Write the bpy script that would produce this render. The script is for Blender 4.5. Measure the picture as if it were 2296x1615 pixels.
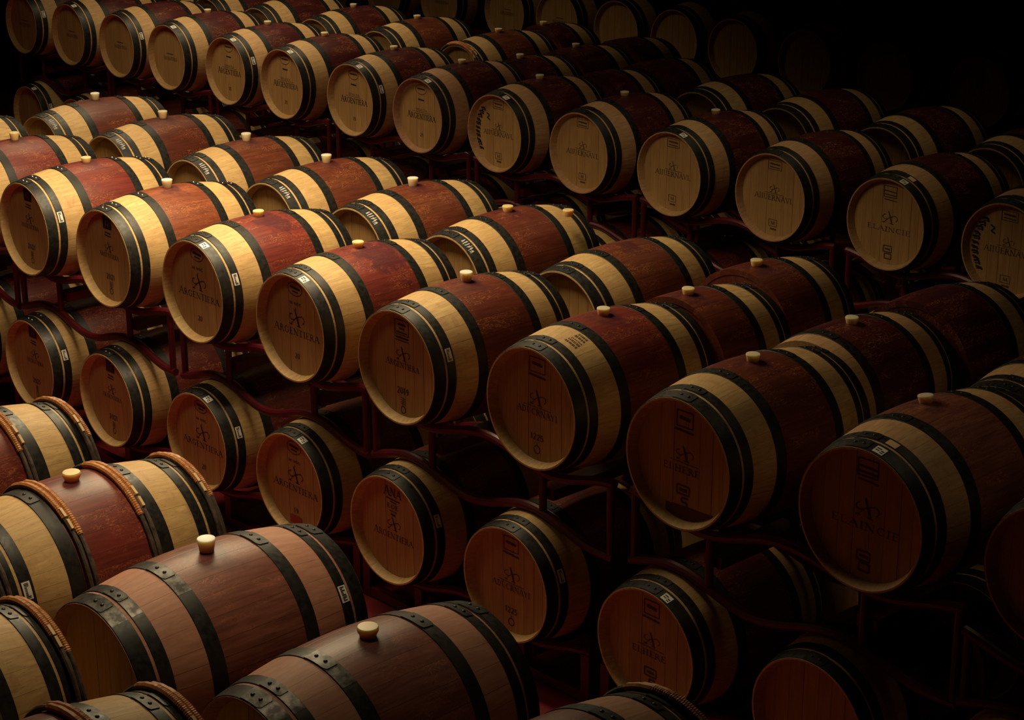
import bpy, bmesh, math, random
from mathutils import Matrix, Vector
R = math.radians
random.seed(7)
scene = bpy.context.scene
for o in list(bpy.data.objects):
    bpy.data.objects.remove(o)
COL = scene.collection
ZO = 1.46                       # floor is z = 0; centre of an upper-tier barrel is z = ZO
TIER = 0.909                    # vertical distance between the two tiers

# ------------------------------------------------------------------ camera
cd = bpy.data.cameras.new('camera')
cam = bpy.data.objects.new('camera', cd)
COL.objects.link(cam)
cd.sensor_width = 36.0
cd.lens = 4386.5 * 36.0 / 2296.0
cd.clip_end = 200
cam.matrix_world = (Matrix.Translation((8.765, -6.297, 3.201 + ZO)) @ Matrix.Rotation(0.81504, 4, 'Z')
                    @ Matrix.Rotation(1.23647, 4, 'X') @ Matrix.Rotation(-0.00176, 4, 'Z'))
scene.camera = cam

# ------------------------------------------------------------------ world, lamps, exposure
world = bpy.data.worlds.new('world')
scene.world = world
world.use_nodes = True
wb = world.node_tree.nodes['Background']
wb.inputs[0].default_value = (1.0, 0.62, 0.36, 1)
wb.inputs[1].default_value = 0.0


def spot(name, loc, target, power, angle, blend, radius, color):
    ld = bpy.data.lights.new(name, 'SPOT')
    ld.energy = power
    ld.spot_size = R(angle)
    ld.spot_blend = blend
    ld.shadow_soft_size = radius
    ld.color = color
    ob = bpy.data.objects.new(name, ld)
    COL.objects.link(ob)
    ob.location = loc
    d = Vector(target) - Vector(loc)
    ob.rotation_euler = d.to_track_quat('-Z', 'Y').to_euler()
    return ob


WARM = (1.0, 0.785, 0.46)


def panel(loc, size, power, spread=125, tilt=0):
    """unseen area light above the racks, facing down unless tilted"""
    ld = bpy.data.lights.new('unseen_overhead_light', 'AREA')
    ld.shape = 'RECTANGLE'
    ld.size, ld.size_y = size
    ld.energy = power
    ld.color = WARM
    ld.spread = R(spread)
    ob = bpy.data.objects.new('unseen_overhead_light', ld)
    COL.objects.link(ob)
    ob.location = loc
    ob.rotation_euler = (R(tilt), 0, 0)
    return ob


panel((-0.15, -0.30, ZO + 3.1), (2.8, 1.5), 200, 142, -13)
panel((-0.7, -2.4, ZO + 3.1), (2.4, 0.8), 14, 118)  # added fill for the front heads of the middle line
panel((3.0, -2.75, ZO + 3.1), (1.8, 0.5), 9, 60)  # added to brighten the barrel tops of the near line
panel((-4.6, 1.5, ZO + 3.1), (3.4, 1.0), 52, 112)  # added to light the far line's heads from the front
panel((-5.4, 3.9, ZO + 3.1), (3.0, 1.2), 33, 112)  # added top light over the left of the far line
panel((0.6, 3.7, ZO + 3.1), (2.6, 1.0), 5, 100)  # added faint light for the dark upper right rows
panel((5.4, 0.3, ZO + 3.1), (2.0, 1.0), 3, 120)  # added weak light for the barrels at the right edge

scene.view_settings.view_transform = 'Standard'
scene.view_settings.look = 'None'
scene.view_settings.gamma = 1.0
scene.view_settings.use_curve_mapping = False
scene.view_settings.exposure = 0.0


# ------------------------------------------------------------------ materials
class NT:
    """small helper to write node trees"""
    def __init__(self, name):
        self.m = bpy.data.materials.new(name)
        self.m.use_nodes = True
        self.t = self.m.node_tree
        self.b = self.t.nodes['Principled BSDF']

    def n(self, typ, **kw):
        nd = self.t.nodes.new(typ)
        for k, v in kw.items():
            setattr(nd, k, v)
        return nd

    def l(self, a, b):
        self.t.links.new(a, b)

    def coords(self, scale=(1, 1, 1), src='Object', rnd=True):
        tc = self.n('ShaderNodeTexCoord')
        mp = self.n('ShaderNodeMapping')
        mp.inputs['Scale'].default_value = scale
        self.l(tc.outputs[src], mp.inputs['Vector'])
        if rnd:
            oi = self.n('ShaderNodeObjectInfo')
            mm = self.n('ShaderNodeVectorMath', operation='SCALE')
            cb = self.n('ShaderNodeCombineXYZ')
            self.l(oi.outputs['Random'], cb.inputs[0])
            self.l(oi.outputs['Random'], cb.inputs[1])
            self.l(oi.outputs['Random'], cb.inputs[2])
            mm.inputs['Scale'].default_value = 37.0
            self.l(cb.outputs[0], mm.inputs[0])
            self.l(mm.outputs[0], mp.inputs['Location'])
        return mp.outputs['Vector']

    def noise(self, vec, scale, detail=3, rough=0.55, dist=0.0):
        nd = self.n('ShaderNodeTexNoise')
        nd.inputs['Scale'].default_value = scale
        nd.inputs['Detail'].default_value = detail
        nd.inputs['Roughness'].default_value = rough
        nd.inputs['Distortion'].default_value = dist
        self.l(vec, nd.inputs['Vector'])
        return nd.outputs['Fac']

    def ramp(self, fac, a, b, ca=0.0, cb=1.0):
        nd = self.n('ShaderNodeMapRange')
        nd.inputs['From Min'].default_value = a
        nd.inputs['From Max'].default_value = b
        nd.inputs['To Min'].default_value = ca
        nd.inputs['To Max'].default_value = cb
        self.l(fac, nd.inputs['Value'])
        return nd.outputs[0]

    def mix(self, fac, a, b, mode='MIX'):
        nd = self.n('ShaderNodeMix', data_type='RGBA', blend_type=mode)
        for s, v in ((nd.inputs['Factor'], fac), (nd.inputs[6], a), (nd.inputs[7], b)):
            if isinstance(v, (int, float)):
                s.default_value = v
            elif isinstance(v, tuple):
                s.default_value = v if len(v) == 4 else v + (1,)
            else:
                self.l(v, s)
        return nd.outputs[2]

    def math(self, op, a, b=0.0):
        nd = self.n('ShaderNodeMath', operation=op)
        for s, v in ((nd.inputs[0], a), (nd.inputs[1], b)):
            if isinstance(v, (int, float)):
                s.default_value = v
            else:
                self.l(v, s)
        return nd.outputs[0]

    def bump(self, h, strength=0.3, dist=0.002):
        nd = self.n('ShaderNodeBump')
        nd.inputs['Strength'].default_value = strength
        nd.inputs['Distance'].default_value = dist
        self.l(h, nd.inputs['Height'])
        self.l(nd.outputs[0], self.b.inputs['Normal'])


def simple(name, color, rough=0.5, metal=0.0, spec=0.5):
    k = NT(name)
    k.b.inputs['Base Color'].default_value = color + (1,)
    k.b.inputs['Roughness'].default_value = rough
    k.b.inputs['Metallic'].default_value = metal
    k.b.inputs['Specular IOR Level'].default_value = spec
    return k.m


def oak_stave():
    k = NT('oak_stave')
    oi = k.n('ShaderNodeObjectInfo')
    v = k.coords((60, 5, 60))
    g = k.noise(v, 1.0, 5, 0.6, 0.4)
    v2 = k.coords((9, 3.0, 9))
    big = k.noise(v2, 1.0, 3)
    oak = k.mix(k.ramp(g, 0.3, 0.72), (0.40, 0.245, 0.098), (0.65, 0.445, 0.195))
    oak = k.mix(k.ramp(big, 0.45, 0.75, 0, 0.55), oak, (0.50, 0.285, 0.125))
    # stave to stave difference
    oak = k.mix(k.ramp(oi.outputs['Random'], 0, 1, 0, 0.42), oak, (0.42, 0.25, 0.10))
    # short dark pores and flecks
    v3 = k.coords((210, 26, 210))
    pore = k.noise(v3, 1.0, 2, 0.5)
    oak = k.mix(k.ramp(pore, 0.64, 0.74, 0, 0.55), oak, (0.20, 0.09, 0.04))
    # faint wine runs on the pale wood
    v4 = k.coords((4, 11, 4))
    run = k.noise(v4, 1.0, 4, 0.6, 0.8)
    oak = k.mix(k.ramp(run, 0.60, 0.74, 0, 0.5), oak, (0.33, 0.12, 0.085))
    # overall wine tint of some barrels (object colour alpha: 1 = clean)
    tint = k.math('SUBTRACT', 1.0, oi.outputs['Alpha'])
    wine_oak = k.mix(k.ramp(g, 0.3, 0.72), (0.33, 0.135, 0.095), (0.46, 0.215, 0.150))
    oak = k.mix(tint, oak, wine_oak)
    # painted belly: wine-red stain between the bilge hoops, colour from the barrel
    st = k.mix(k.ramp(g, 0.25, 0.75), (0.50, 0.46, 0.46), (1.35, 1.38, 1.38))
    red = k.mix(1.0, oi.outputs['Color'], st, 'MULTIPLY')
    red = k.mix(k.ramp(oi.outputs['Random'], 0, 1, 0, 0.30), red, (0.11, 0.022, 0.018))
    v5 = k.coords((42, 16, 42))
    fl = k.noise(v5, 1.0, 2, 0.5, 2.2)
    ridge = k.math('ABSOLUTE', k.math('SUBTRACT', fl, 0.5))
    v6 = k.coords((7, 4, 7))
    pat = k.noise(v6, 1.0, 2)
    fleck = k.math('MULTIPLY', k.ramp(ridge, 0.004, 0.030, 1, 0), k.ramp(pat, 0.46, 0.60))
    red = k.mix(k.math('MULTIPLY', fleck, 0.6), red, (0.50, 0.19, 0.07))
    red = k.mix(k.ramp(big, 0.52, 0.8, 0, 0.5), red, (0.13, 0.02, 0.018))
    # spill round the bung
    tc = k.n('ShaderNodeTexCoord')
    sx = k.n('ShaderNodeSeparateXYZ')
    k.l(tc.outputs['Object'], sx.inputs[0])
    dist = k.n('ShaderNodeVectorMath', operation='DISTANCE')
    mp = k.n('ShaderNodeMapping')
    mp.inputs['Scale'].default_value = (0.8, 1.0, 0.6)
    mp.inputs['Location'].default_value = (0, 0, 0)
    k.l(tc.outputs['Object'], mp.inputs['Vector'])
    k.l(mp.outputs[0], dist.inputs[0])
    # the object's pass index says how far this barrel's wine ran (0: a halo, 1 and 2: a wide splash)
    big_spill = k.math('MULTIPLY', oi.outputs['Object Index'], 1.0)
    ctr = k.n('ShaderNodeCombineXYZ')
    k.l(k.math('ADD', k.math('MULTIPLY', big_spill, 0.035), 0.010), ctr.inputs[0])
    k.l(k.math('MULTIPLY', big_spill, 0.030), ctr.inputs[1])
    ctr.inputs[2].default_value = 0.21
    k.l(ctr.outputs[0], dist.inputs[1])
    vb = k.coords((14, 14, 14), rnd=False)
    dn = k.math('ADD', dist.outputs['Value'], k.math('MULTIPLY', k.ramp(k.noise(vb, 1.0, 4, 0.6), 0.3, 0.7, -0.05, 0.05), k.math('ADD', k.math('MULTIPLY', big_spill, 0.6), 1.0)))
    dn = k.math('SUBTRACT', dn, k.math('MULTIPLY', big_spill, 0.034))
    red = k.mix(k.ramp(dn, 0.045, 0.10, 0.72, 0), red, (0.055, 0.012, 0.020))
    ay = k.math('ABSOLUTE', sx.outputs[1])
    col = k.mix(k.math('LESS_THAN', ay, 0.195), oak, red)
    k.l(col, k.b.inputs['Base Color'])
    k.l(k.mix(k.math('LESS_THAN', ay, 0.195), (0.6, 0.6, 0.6), (0.42, 0.42, 0.42)), k.b.inputs['Roughness'])
    k.b.inputs['Specular IOR Level'].default_value = 0.35
    k.bump(g, 0.18, 0.002)
    return k.m


def oak_head():
    k = NT('oak_head')
    oi = k.n('ShaderNodeObjectInfo')
    v = k.coords((55, 20, 4))
    g = k.noise(v, 1.0, 5, 0.6, 0.3)
    oak = k.mix(k.ramp(g, 0.3, 0.72), (0.36, 0.20, 0.075), (0.52, 0.32, 0.125))
    oak = k.mix(k.ramp(oi.outputs['Random'], 0, 1, 0, 0.45), oak, (0.33, 0.185, 0.075))
    v2 = k.coords((7, 7, 3))
    big = k.noise(v2, 1.0, 3)
    oak = k.mix(k.ramp(big, 0.58, 0.78, 0, 0.45), oak, (0.27, 0.12, 0.06))
    k.l(oak, k.b.inputs['Base Color'])
    k.b.inputs['Roughness'].default_value = 0.62
    k.b.inputs['Specular IOR Level'].default_value = 0.3
    k.bump(g, 0.15, 0.0015)
    return k.m


def black_iron():
    k = NT('black_iron')
    v = k.coords((45, 45, 45))
    g = k.noise(v, 1.0, 4)
    k.l(k.mix(k.ramp(g, 0.35, 0.7), (0.008, 0.0077, 0.0075), (0.018, 0.017, 0.016)), k.b.inputs['Base Color'])
    k.b.inputs['Metallic'].default_value = 0.0
    k.b.inputs['Specular IOR Level'].default_value = 0.32
    k.l(k.ramp(g, 0.3, 0.7, 0.38, 0.55), k.b.inputs['Roughness'])
    return k.m


def worn_sheen_iron():
    k = NT('worn_sheen_iron')
    v = k.coords((24, 24, 24))
    g = k.noise(v, 1.0, 4, 0.6)
    k.l(k.mix(k.ramp(g, 0.42, 0.62), (0.018, 0.017, 0.016), (0.095, 0.090, 0.085)), k.b.inputs['Base Color'])  # paler grey paints specular sheen into the scuffed iron
    k.b.inputs['Metallic'].default_value = 0.75
    k.b.inputs['Roughness'].default_value = 0.42
    return k.m


def red_paint():
    k = NT('red_painted_steel')
    v = k.coords((16, 16, 16))
    g = k.noise(v, 1.0, 4)
    k.l(k.mix(k.ramp(g, 0.3, 0.7), (0.058, 0.004, 0.008), (0.090, 0.006, 0.011)), k.b.inputs['Base Color'])
    k.b.inputs['Roughness'].default_value = 0.36
    return k.m


def silicone():
    k = NT('silicone_bung')
    tc = k.n('ShaderNodeTexCoord')
    sx = k.n('ShaderNodeSeparateXYZ')
    k.l(tc.outputs['Object'], sx.inputs[0])
    oi = k.n('ShaderNodeObjectInfo')
    c = k.mix(k.ramp(sx.outputs[2], 0.345, 0.388), (0.66, 0.40, 0.11), (0.74, 0.71, 0.60))
    c = k.mix(oi.outputs['Alpha'], (0.72, 0.48, 0.18), c)
    k.l(c, k.b.inputs['Base Color'])
    k.b.inputs['Roughness'].default_value = 0.4
    k.b.inputs['Subsurface Weight'].default_value = 0.8
    k.b.inputs['Subsurface Radius'].default_value = (1.0, 0.7, 0.35)
    k.b.inputs['Subsurface Scale'].default_value = 0.05
    return k.m


def wicker():
    k = NT('willow_binding')
    v = k.coords((60, 60, 60))
    g = k.noise(v, 1.0, 3)
    k.l(k.mix(k.ramp(g, 0.3, 0.7), (0.34, 0.12, 0.03), (0.55, 0.23, 0.07)), k.b.inputs['Base Color'])
    k.b.inputs['Roughness'].default_value = 0.5
    return k.m


def bark():
    k = NT('chestnut_bark')
    v = k.coords((30, 30, 30))
    g = k.noise(v, 1.0, 5, 0.65)
    k.l(k.mix(k.ramp(g, 0.35, 0.7), (0.030, 0.018, 0.012), (0.12, 0.085, 0.062)), k.b.inputs['Base Color'])
    k.b.inputs['Roughness'].default_value = 0.65
    k.bump(g, 0.5, 0.004)
    return k.m


def floor_mat():
    k = NT('red_resin_floor')
    v = k.coords((1.4, 1.4, 1.4), rnd=False)
    g = k.noise(v, 1.0, 5)
    k.l(k.mix(k.ramp(g, 0.3, 0.7), (0.13, 0.007, 0.012), (0.19, 0.011, 0.018)), k.b.inputs['Base Color'])
    k.b.inputs['Roughness'].default_value = 0.45
    return k.m


def plaster():
    k = NT('dark_plaster')
    v = k.coords((2.2, 2.2, 2.2), rnd=False)
    g = k.noise(v, 1.0, 6)
    k.l(k.mix(k.ramp(g, 0.3, 0.7), (0.030, 0.014, 0.010), (0.045, 0.022, 0.016)), k.b.inputs['Base Color'])
    k.b.inputs['Roughness'].default_value = 0.9
    k.bump(g, 0.3, 0.01)
    return k.m


STAVE, HEAD, IRON, WORN = oak_stave(), oak_head(), black_iron(), worn_sheen_iron()
RED, SIL, WICK, BARK = red_paint(), silicone(), wicker(), bark()
FLOOR, PLASTER = floor_mat(), plaster()
INK = simple('burnt_brand', (0.022, 0.009, 0.005), 0.8)
FADED = simple('faded_brand', (0.075, 0.034, 0.016), 0.8)
BLACKINK = simple('black_stamp_ink', (0.012, 0.010, 0.010), 0.7)
REDINK = simple('red_paper', (0.30, 0.03, 0.02), 0.7)
PAPER = simple('white_label_paper', (0.72, 0.69, 0.64), 0.6)
STAIN = simple('wine_stain', (0.075, 0.012, 0.010), 0.6)
CHALK = simple('chalk_mark', (0.42, 0.40, 0.38), 0.9)
PALE = simple('pale_split_wood', (0.62, 0.43, 0.22), 0.6)
STEEL = simple('rivet_glint_steel', (0.42, 0.40, 0.37), 0.28, 1.0)  # brighter metal puts the sparkle of lit rivets into the material


# ------------------------------------------------------------------ mesh helpers
def mesh_from(name, verts, faces, mat, smooth=True, sharp=None):
    me = bpy.data.meshes.new(name)
    me.from_pydata(verts, [], faces)
    me.materials.append(mat)
    if smooth:
        me.polygons.foreach_set('use_smooth', [True] * len(me.polygons))
        bm = bmesh.new()
        bm.from_mesh(me)
        bmesh.ops.recalc_face_normals(bm, faces=bm.faces)
        for e in bm.edges:
            if len(e.link_faces) == 2 and e.calc_face_angle(0) > R(35):
                e.smooth = False
        bm.to_mesh(me)
        bm.free()
    else:
        bm = bmesh.new()
        bm.from_mesh(me)
        bmesh.ops.recalc_face_normals(bm, faces=bm.faces)
        bm.to_mesh(me)
        bm.free()
    me.update()
    return me


def add(name, me, parent=None, loc=(0, 0, 0), color=None):
    o = bpy.data.objects.new(name, me)
    COL.objects.link(o)
    if parent:
        o.parent = parent
    o.location = loc
    if color:
        o.color = color
    return o


def empty(name, loc, rot=(0, 0, 0)):
    o = bpy.data.objects.new(name, None)
    o.empty_display_size = 0.1
    COL.objects.link(o)
    o.location = loc
    o.rotation_euler = rot
    return o


def tag(o, label, cat, group=None):
    o['label'] = label
    o['category'] = cat
    if group:
        o['group'] = group
    return o


def sweep(path, rad, sides=10, cap=True, verts=None, faces=None):
    """tube along a path of points; rad is a number or a list"""
    verts = [] if verts is None else verts
    faces = [] if faces is None else faces
    n = len(path)
    P = [Vector(p) for p in path]
    base = len(verts)
    up = Vector((0.13, 0.31, 0.94)).normalized()
    for i in range(n):
        t = (P[min(i + 1, n - 1)] - P[max(i - 1, 0)]).normalized()
        a = t.cross(up)
        if a.length < 0.2:
            a = t.cross(Vector((1, 0, 0)))
        a.normalize()
        b = t.cross(a)
        r = rad[i] if isinstance(rad, (list, tuple)) else rad
        for j in range(sides):
            w = 2 * math.pi * j / sides
            verts.append(tuple(P[i] + a * (r * math.cos(w)) + b * (r * math.sin(w))))
    for i in range(n - 1):
        for j in range(sides):
            k = (j + 1) % sides
            faces.append((base + i * sides + j, base + i * sides + k, base + (i + 1) * sides + k, base + (i + 1) * sides + j))
    if cap:
        faces.append(tuple(base + j for j in range(sides))[::-1])
        faces.append(tuple(base + (n - 1) * sides + j for j in range(sides)))
    return verts, faces


def box(c, s, verts, faces):
    b = len(verts)
    for dx in (-.5, .5):
        for dy in (-.5, .5):
            for dz in (-.5, .5):
                verts.append((c[0] + dx * s[0], c[1] + dy * s[1], c[2] + dz * s[2]))
    for f in ((0, 1, 3, 2), (4, 6, 7, 5), (0, 4, 5, 1), (2, 3, 7, 6), (0, 2, 6, 4), (1, 5, 7, 3)):
        faces.append(tuple(b + i for i in f))


# ------------------------------------------------------------------ barrel geometry (axis = local Y, front head faces -Y, bung at +Z)
HL, RB, RE = 0.475, 0.350, 0.2915
NST = 28


def prof(y):
    return RB - (RB - RE) * (y / HL) ** 2


rs = random.Random(3)
_w = [1.0 + rs.uniform(-0.28, 0.28) for _ in range(NST)]
_w[0] = 1.35
_s = sum(_w)
ANG = []
_a = -_w[0] / _s * math.pi
for w in _w:
    ANG.append((_a, _a + w / _s * 2 * math.pi))
    _a += w / _s * 2 * math.pi


def pt(ang, y, r):
    return (r * math.sin(ang), y, r * math.cos(ang))


def stave_mesh(k, y0=-HL, y1=HL):
    a0, a1 = ANG[k]
    g, be = 0.0007, 0.004
    cols = [(a0 + g, -0.0010), (a0 + g + be, 0), (a0 + (a1 - a0) * .35, 0), (a0 + (a1 - a0) * .65, 0), (a1 - g - be, 0), (a1 - g, -0.0010)]
    rows = []
    n = max(4, int(round(16 * (y1 - y0) / (2 * HL))))
    full0, full1 = y0 <= -HL + 1e-6, y1 >= HL - 1e-6
    if full0:
        rows += [(-0.400, 0.262, 0), (-0.428, 0.2655, 0), (-HL, 0.2835, 0)]
    else:
        rows += [(y0, prof(y0) - 0.03, 0)]
    for i in range(n + 1):
        y = y0 + (y1 - y0) * i / n
        rows.append((y, prof(y), 1))
    if full1:
        rows += [(HL, 0.2835, 0), (0.428, 0.2655, 0), (0.400, 0.262, 0)]
    else:
        rows += [(y1, prof(y1) - 0.03, 0)]
    v, f = [], []
    for y, r, o in rows:
        for a, d in cols:
            v.append(pt(a, y, r + (d if o else 0)))
    m = len(cols)
    for i in range(len(rows) - 1):
        for j in range(m - 1):
            f.append((i * m + j, i * m + j + 1, (i + 1) * m + j + 1, (i + 1) * m + j))
    me = mesh_from('stave', v, f, STAVE)
    # barrel-wide smooth normals on the outer face, flat ones on the chime
    outer = {i for i, rw in enumerate(rows) if rw[2]}
    nor = []
    for p in me.polygons:
        o = all((vi // m) in outer for vi in p.vertices)
        for vi in p.vertices:
            if o:
                x, y, z = me.vertices[vi].co
                r = math.hypot(x, z)
                nn = Vector((x / r, 2 * (RB - RE) * y / HL ** 2, z / r)).normalized()
                if nn.dot(p.normal) < 0:
                    nn = -nn
                nor.append(nn)
            else:
                nor.append(Vector(p.normal))
    me.normals_split_custom_set(nor)
    return me


def hoop_mesh(name, ya, yb, mat, a_from=0.0, a_to=2 * math.pi, seg=72, th=0.0032, lift=0.0):
    v, f = [], []
    closed = abs(a_to - a_from - 2 * math.pi) < 1e-6
    n = seg if closed else seg + 1
    bev = 0.0012
    sec = []
    s = -1 if (ya + yb) < 0 else 1
    for y, d in ((ya, -0.001), (ya, th - bev), (ya + bev, th), ((ya + yb) / 2, th), (yb - bev, th), (yb, th - bev), (yb, -0.001)):
        sec.append((y, prof(y) + d + lift))
    for i in range(n):
        a = a_from + (a_to - a_from) * i / seg
        for y, r in sec:
            v.append(pt(a, y, r))
    m = len(sec)
    for i in range(seg):
        k = (i + 1) % n
        for j in range(m - 1):
            f.append((i * m + j, i * m + j + 1, k * m + j + 1, k * m + j))
    if not closed:
        f.append(tuple(range(m)))
        f.append(tuple((n - 1) * m + j for j in range(m))[::-1])
    return mesh_from(name, v, f, mat)


HOOPS = [(-0.473, -0.412), (-0.400, -0.355), (-0.225, -0.168), (0.168, 0.225), (0.355, 0.400), (0.412, 0.473)]
HOOPNAMES = ['head_hoop', 'collar_hoop', 'bilge_hoop', 'bilge_hoop', 'collar_hoop', 'head_hoop']
HOOP_ME = [hoop_mesh(nm, a, b, IRON) for nm, (a, b) in zip(HOOPNAMES, HOOPS)]
HOOP_LOW = [hoop_mesh(nm, a, b, IRON, seg=40) for nm, (a, b) in zip(HOOPNAMES, HOOPS)]


def lap_mesh(ya, yb, mat=None):
    """riveted overlap of the hoop strap with rounded corners"""
    a0, a1 = R(-7), R(11)
    v, f = [], []
    n = 12
    th = 0.0032
    mid, hw = (ya + yb) / 2, (yb - ya) / 2 - 0.0015
    for i in range(n + 1):
        a = a0 + (a1 - a0) * i / n
        k = 1.0
        if i >= n - 2:
            k = (0.93, 0.72)[i - (n - 1)] if i >= n - 1 else 1.0
        for s, d in ((-1, 0.001), (-1, th + 0.0028), (1, th + 0.0028), (1, 0.001)):
            y = mid + s * hw * k
            v.append(pt(a, y, prof(y) + d))
    for i in range(n):
        for j in range(3):
            f.append((i * 4 + j, i * 4 + j + 1, i * 4 + 4 + j + 1, i * 4 + 4 + j))
    f.append((0, 1, 2, 3))
    f.append((n * 4 + 3, n * 4 + 2, n * 4 + 1, n * 4))
    return mesh_from('hoop_lap', v, f, mat or IRON, smooth=True)


LAP_ME = [lap_mesh(a, b) for a, b in HOOPS]
LAP_WORN = [lap_mesh(a, b, WORN) for a, b in HOOPS]
HOOP_WORN = [hoop_mesh('hoop_patina', a + .0004, b - .0004, WORN, R(-4), R(26), 14, 0.0036) for (a, b) in HOOPS]  # lighter arc by the rivets, wear plus a highlight in its colour


def rivet_mesh(y, ang, mat):
    r0 = prof(y) + 0.0058
    c = Vector(pt(ang, y, r0))
    nrm = Vector((math.sin(ang), 0, math.cos(ang)))
    tx = Vector((math.cos(ang), 0, -math.sin(ang)))
    ty = Vector((0, 1, 0))
    v, f = [], []
    rr = 0.0075
    for k, (q, h) in enumerate(((1.0, 0.0), (0.8, 0.6), (0.4, 0.95))):
        for j in range(8):
            w = 2 * math.pi * j / 8
            v.append(tuple(c + tx * (rr * q * math.cos(w)) + ty * (rr * q * math.sin(w)) + nrm * (0.0045 * h)))
    v.append(tuple(c + nrm * 0.0046))
    for k in range(2):
        for j in range(8):
            j2 = (j + 1) % 8
            f.append((k * 8 + j, k * 8 + j2, k * 8 + 8 + j2, k * 8 + 8 + j))
    for j in range(8):
        f.append((16 + j, 16 + (j + 1) % 8, 24))
    return mesh_from('rivet', v, f, mat)


RIV_ME = [[rivet_mesh((a + b) / 2, R(t), IRON) for t in (-2, 5.5)] for a, b in HOOPS]
RIV_BR = [[rivet_mesh((a + b) / 2, R(t), STEEL) for t in (-2, 5.5)] for a, b in HOOPS]

STAVE_ME = [stave_mesh(k) for k in range(NST)]


def joined_body():
    v, f = [], []
    n, rows = 56, []
    rows += [(-0.400, 0.262), (-0.428, 0.2655), (-HL, 0.2835)]
    rows += [(-HL + 2 * HL * i / 14, prof(-HL + 2 * HL * i / 14)) for i in range(15)]
    rows += [(HL, 0.2835), (0.428, 0.2655), (0.400, 0.262)]
    for y, r in rows:
        for j in range(n):
            v.append(pt(2 * math.pi * j / n, y, r))
    for i in range(len(rows) - 1):
        for j in range(n):
            k = (j + 1) % n
            f.append((i * n + j, i * n + k, (i + 1) * n + k, (i + 1) * n + j))
    return mesh_from('stave_body', v, f, STAVE)


BODY_ME = joined_body()

# head boards: eight upright planks clipped to a circle
HB = [-0.2660, -0.205, -0.131, -0.058, 0.020, 0.088, 0.158, 0.216, 0.2660]
YH = -0.428


def board_mesh(k, sgn=1):
    x0, x1 = HB[k] + 0.0003, HB[k + 1] - 0.0003
    rad = 0.2660
    n = 7
    top, bot = [], []
    for i in range(n + 1):
        x = x0 + (x1 - x0) * i / n
        z = math.sqrt(max(rad * rad - x * x, 1e-6))
        top.append((x, z))
        bot.append((x, -z))
    loop = top + bot[::-1]
    cx = sum(p[0] for p in loop) / len(loop)
    off = 0.0006 * ((k * 7) % 3)
    v, f = [], []
    m = len(loop)
    for (x, z) in loop:
        v.append((x, sgn * (YH + 0.018), z))
    for (x, z) in loop:
        v.append((x, sgn * (YH + 0.0012 - off), z))
    for (x, z) in loop:
        v.append((cx + (x - cx) * (1 - 0.0012 / max(abs(x - cx), 0.004)), sgn * (YH - off), z * 0.996))
    for a in (0, m):
        for j in range(m):
            j2 = (j + 1) % m
            f.append((a + j, a + j2, a + m + j2, a + m + j))
    f.append(tuple(2 * m + j for j in range(m)))
    return mesh_from('head_board', v, f, HEAD, smooth=False)


BOARD_ME = [board_mesh(k) for k in range(8)]


def disc(name, y, r, mat, n=40):
    v = [pt(2 * math.pi * i / n, y, r) for i in range(n)]
    return mesh_from(name, v, [tuple(range(n))], mat, smooth=False)


REAR_ME = disc('rear_head', 0.428, 0.266, HEAD)
FRONT_ME = disc('front_head', YH, 0.266, HEAD)


# bungs
def lathe_z(name, prof_pts, mat, n=20, z0=0.0):
    v, f = [], []
    for r, z in prof_pts:
        for j in range(n):
            w = 2 * math.pi * j / n
            v.append((r * math.cos(w), r * math.sin(w), z + z0))
    for i in range(len(prof_pts) - 1):
        for j in range(n):
            k = (j + 1) % n
            f.append((i * n + j, i * n + k, (i + 1) * n + k, (i + 1) * n + j))
    f.append(tuple(range(n))[::-1])
    f.append(tuple((len(prof_pts) - 1) * n + j for j in range(n)))
    return mesh_from(name, v, f, mat)


BUNG_TALL = lathe_z('bung', [(0.0235, -0.006), (0.0250, 0.0), (0.0325, 0.043), (0.0328, 0.046), (0.0310, 0.0485), (0.026, 0.0475)], SIL, z0=RB)
BUNG_SHORT = lathe_z('bung', [(0.0250, -0.006), (0.0262, 0.0), (0.0315, 0.024), (0.0318, 0.029), (0.0300, 0.0315), (0.024, 0.031)], SIL, z0=RB)
BUNG_WIDE = lathe_z('bung', [(0.0270, -0.006), (0.0275, 0.002), (0.0290, 0.008), (0.0345, 0.018), (0.0350, 0.029), (0.0325, 0.034), (0.026, 0.0345)], SIL, z0=RB)
BUNGS = {'tall': BUNG_TALL, 'short': BUNG_SHORT, 'wide': BUNG_WIDE}

# chestnut hoops with willow bindings
WICK_POS = [(-0.4500, -0.4720, -0.421), (-0.1530, -0.1300, -0.196), (0.1530, 0.1300, 0.196), (0.4500, 0.4720, 0.421)]


def rod_mesh(y, extra=0.0):
    rr = random.Random(int(y * 1000))
    path, rad = [], []
    n = 60
    for i in range(n + 1):
        a = R(-200) + R(400) * i / n * 0.9
        path.append(pt(a, y + rr.uniform(-.0008, .0008), prof(y) + 0.0135 + extra + rr.uniform(-.0006, .0006)))
        rad.append(0.0098 + rr.uniform(-.0010, .0012))
    v, f = sweep(path, rad, 8)
    return mesh_from('chestnut_rod', v, f, BARK)


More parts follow.
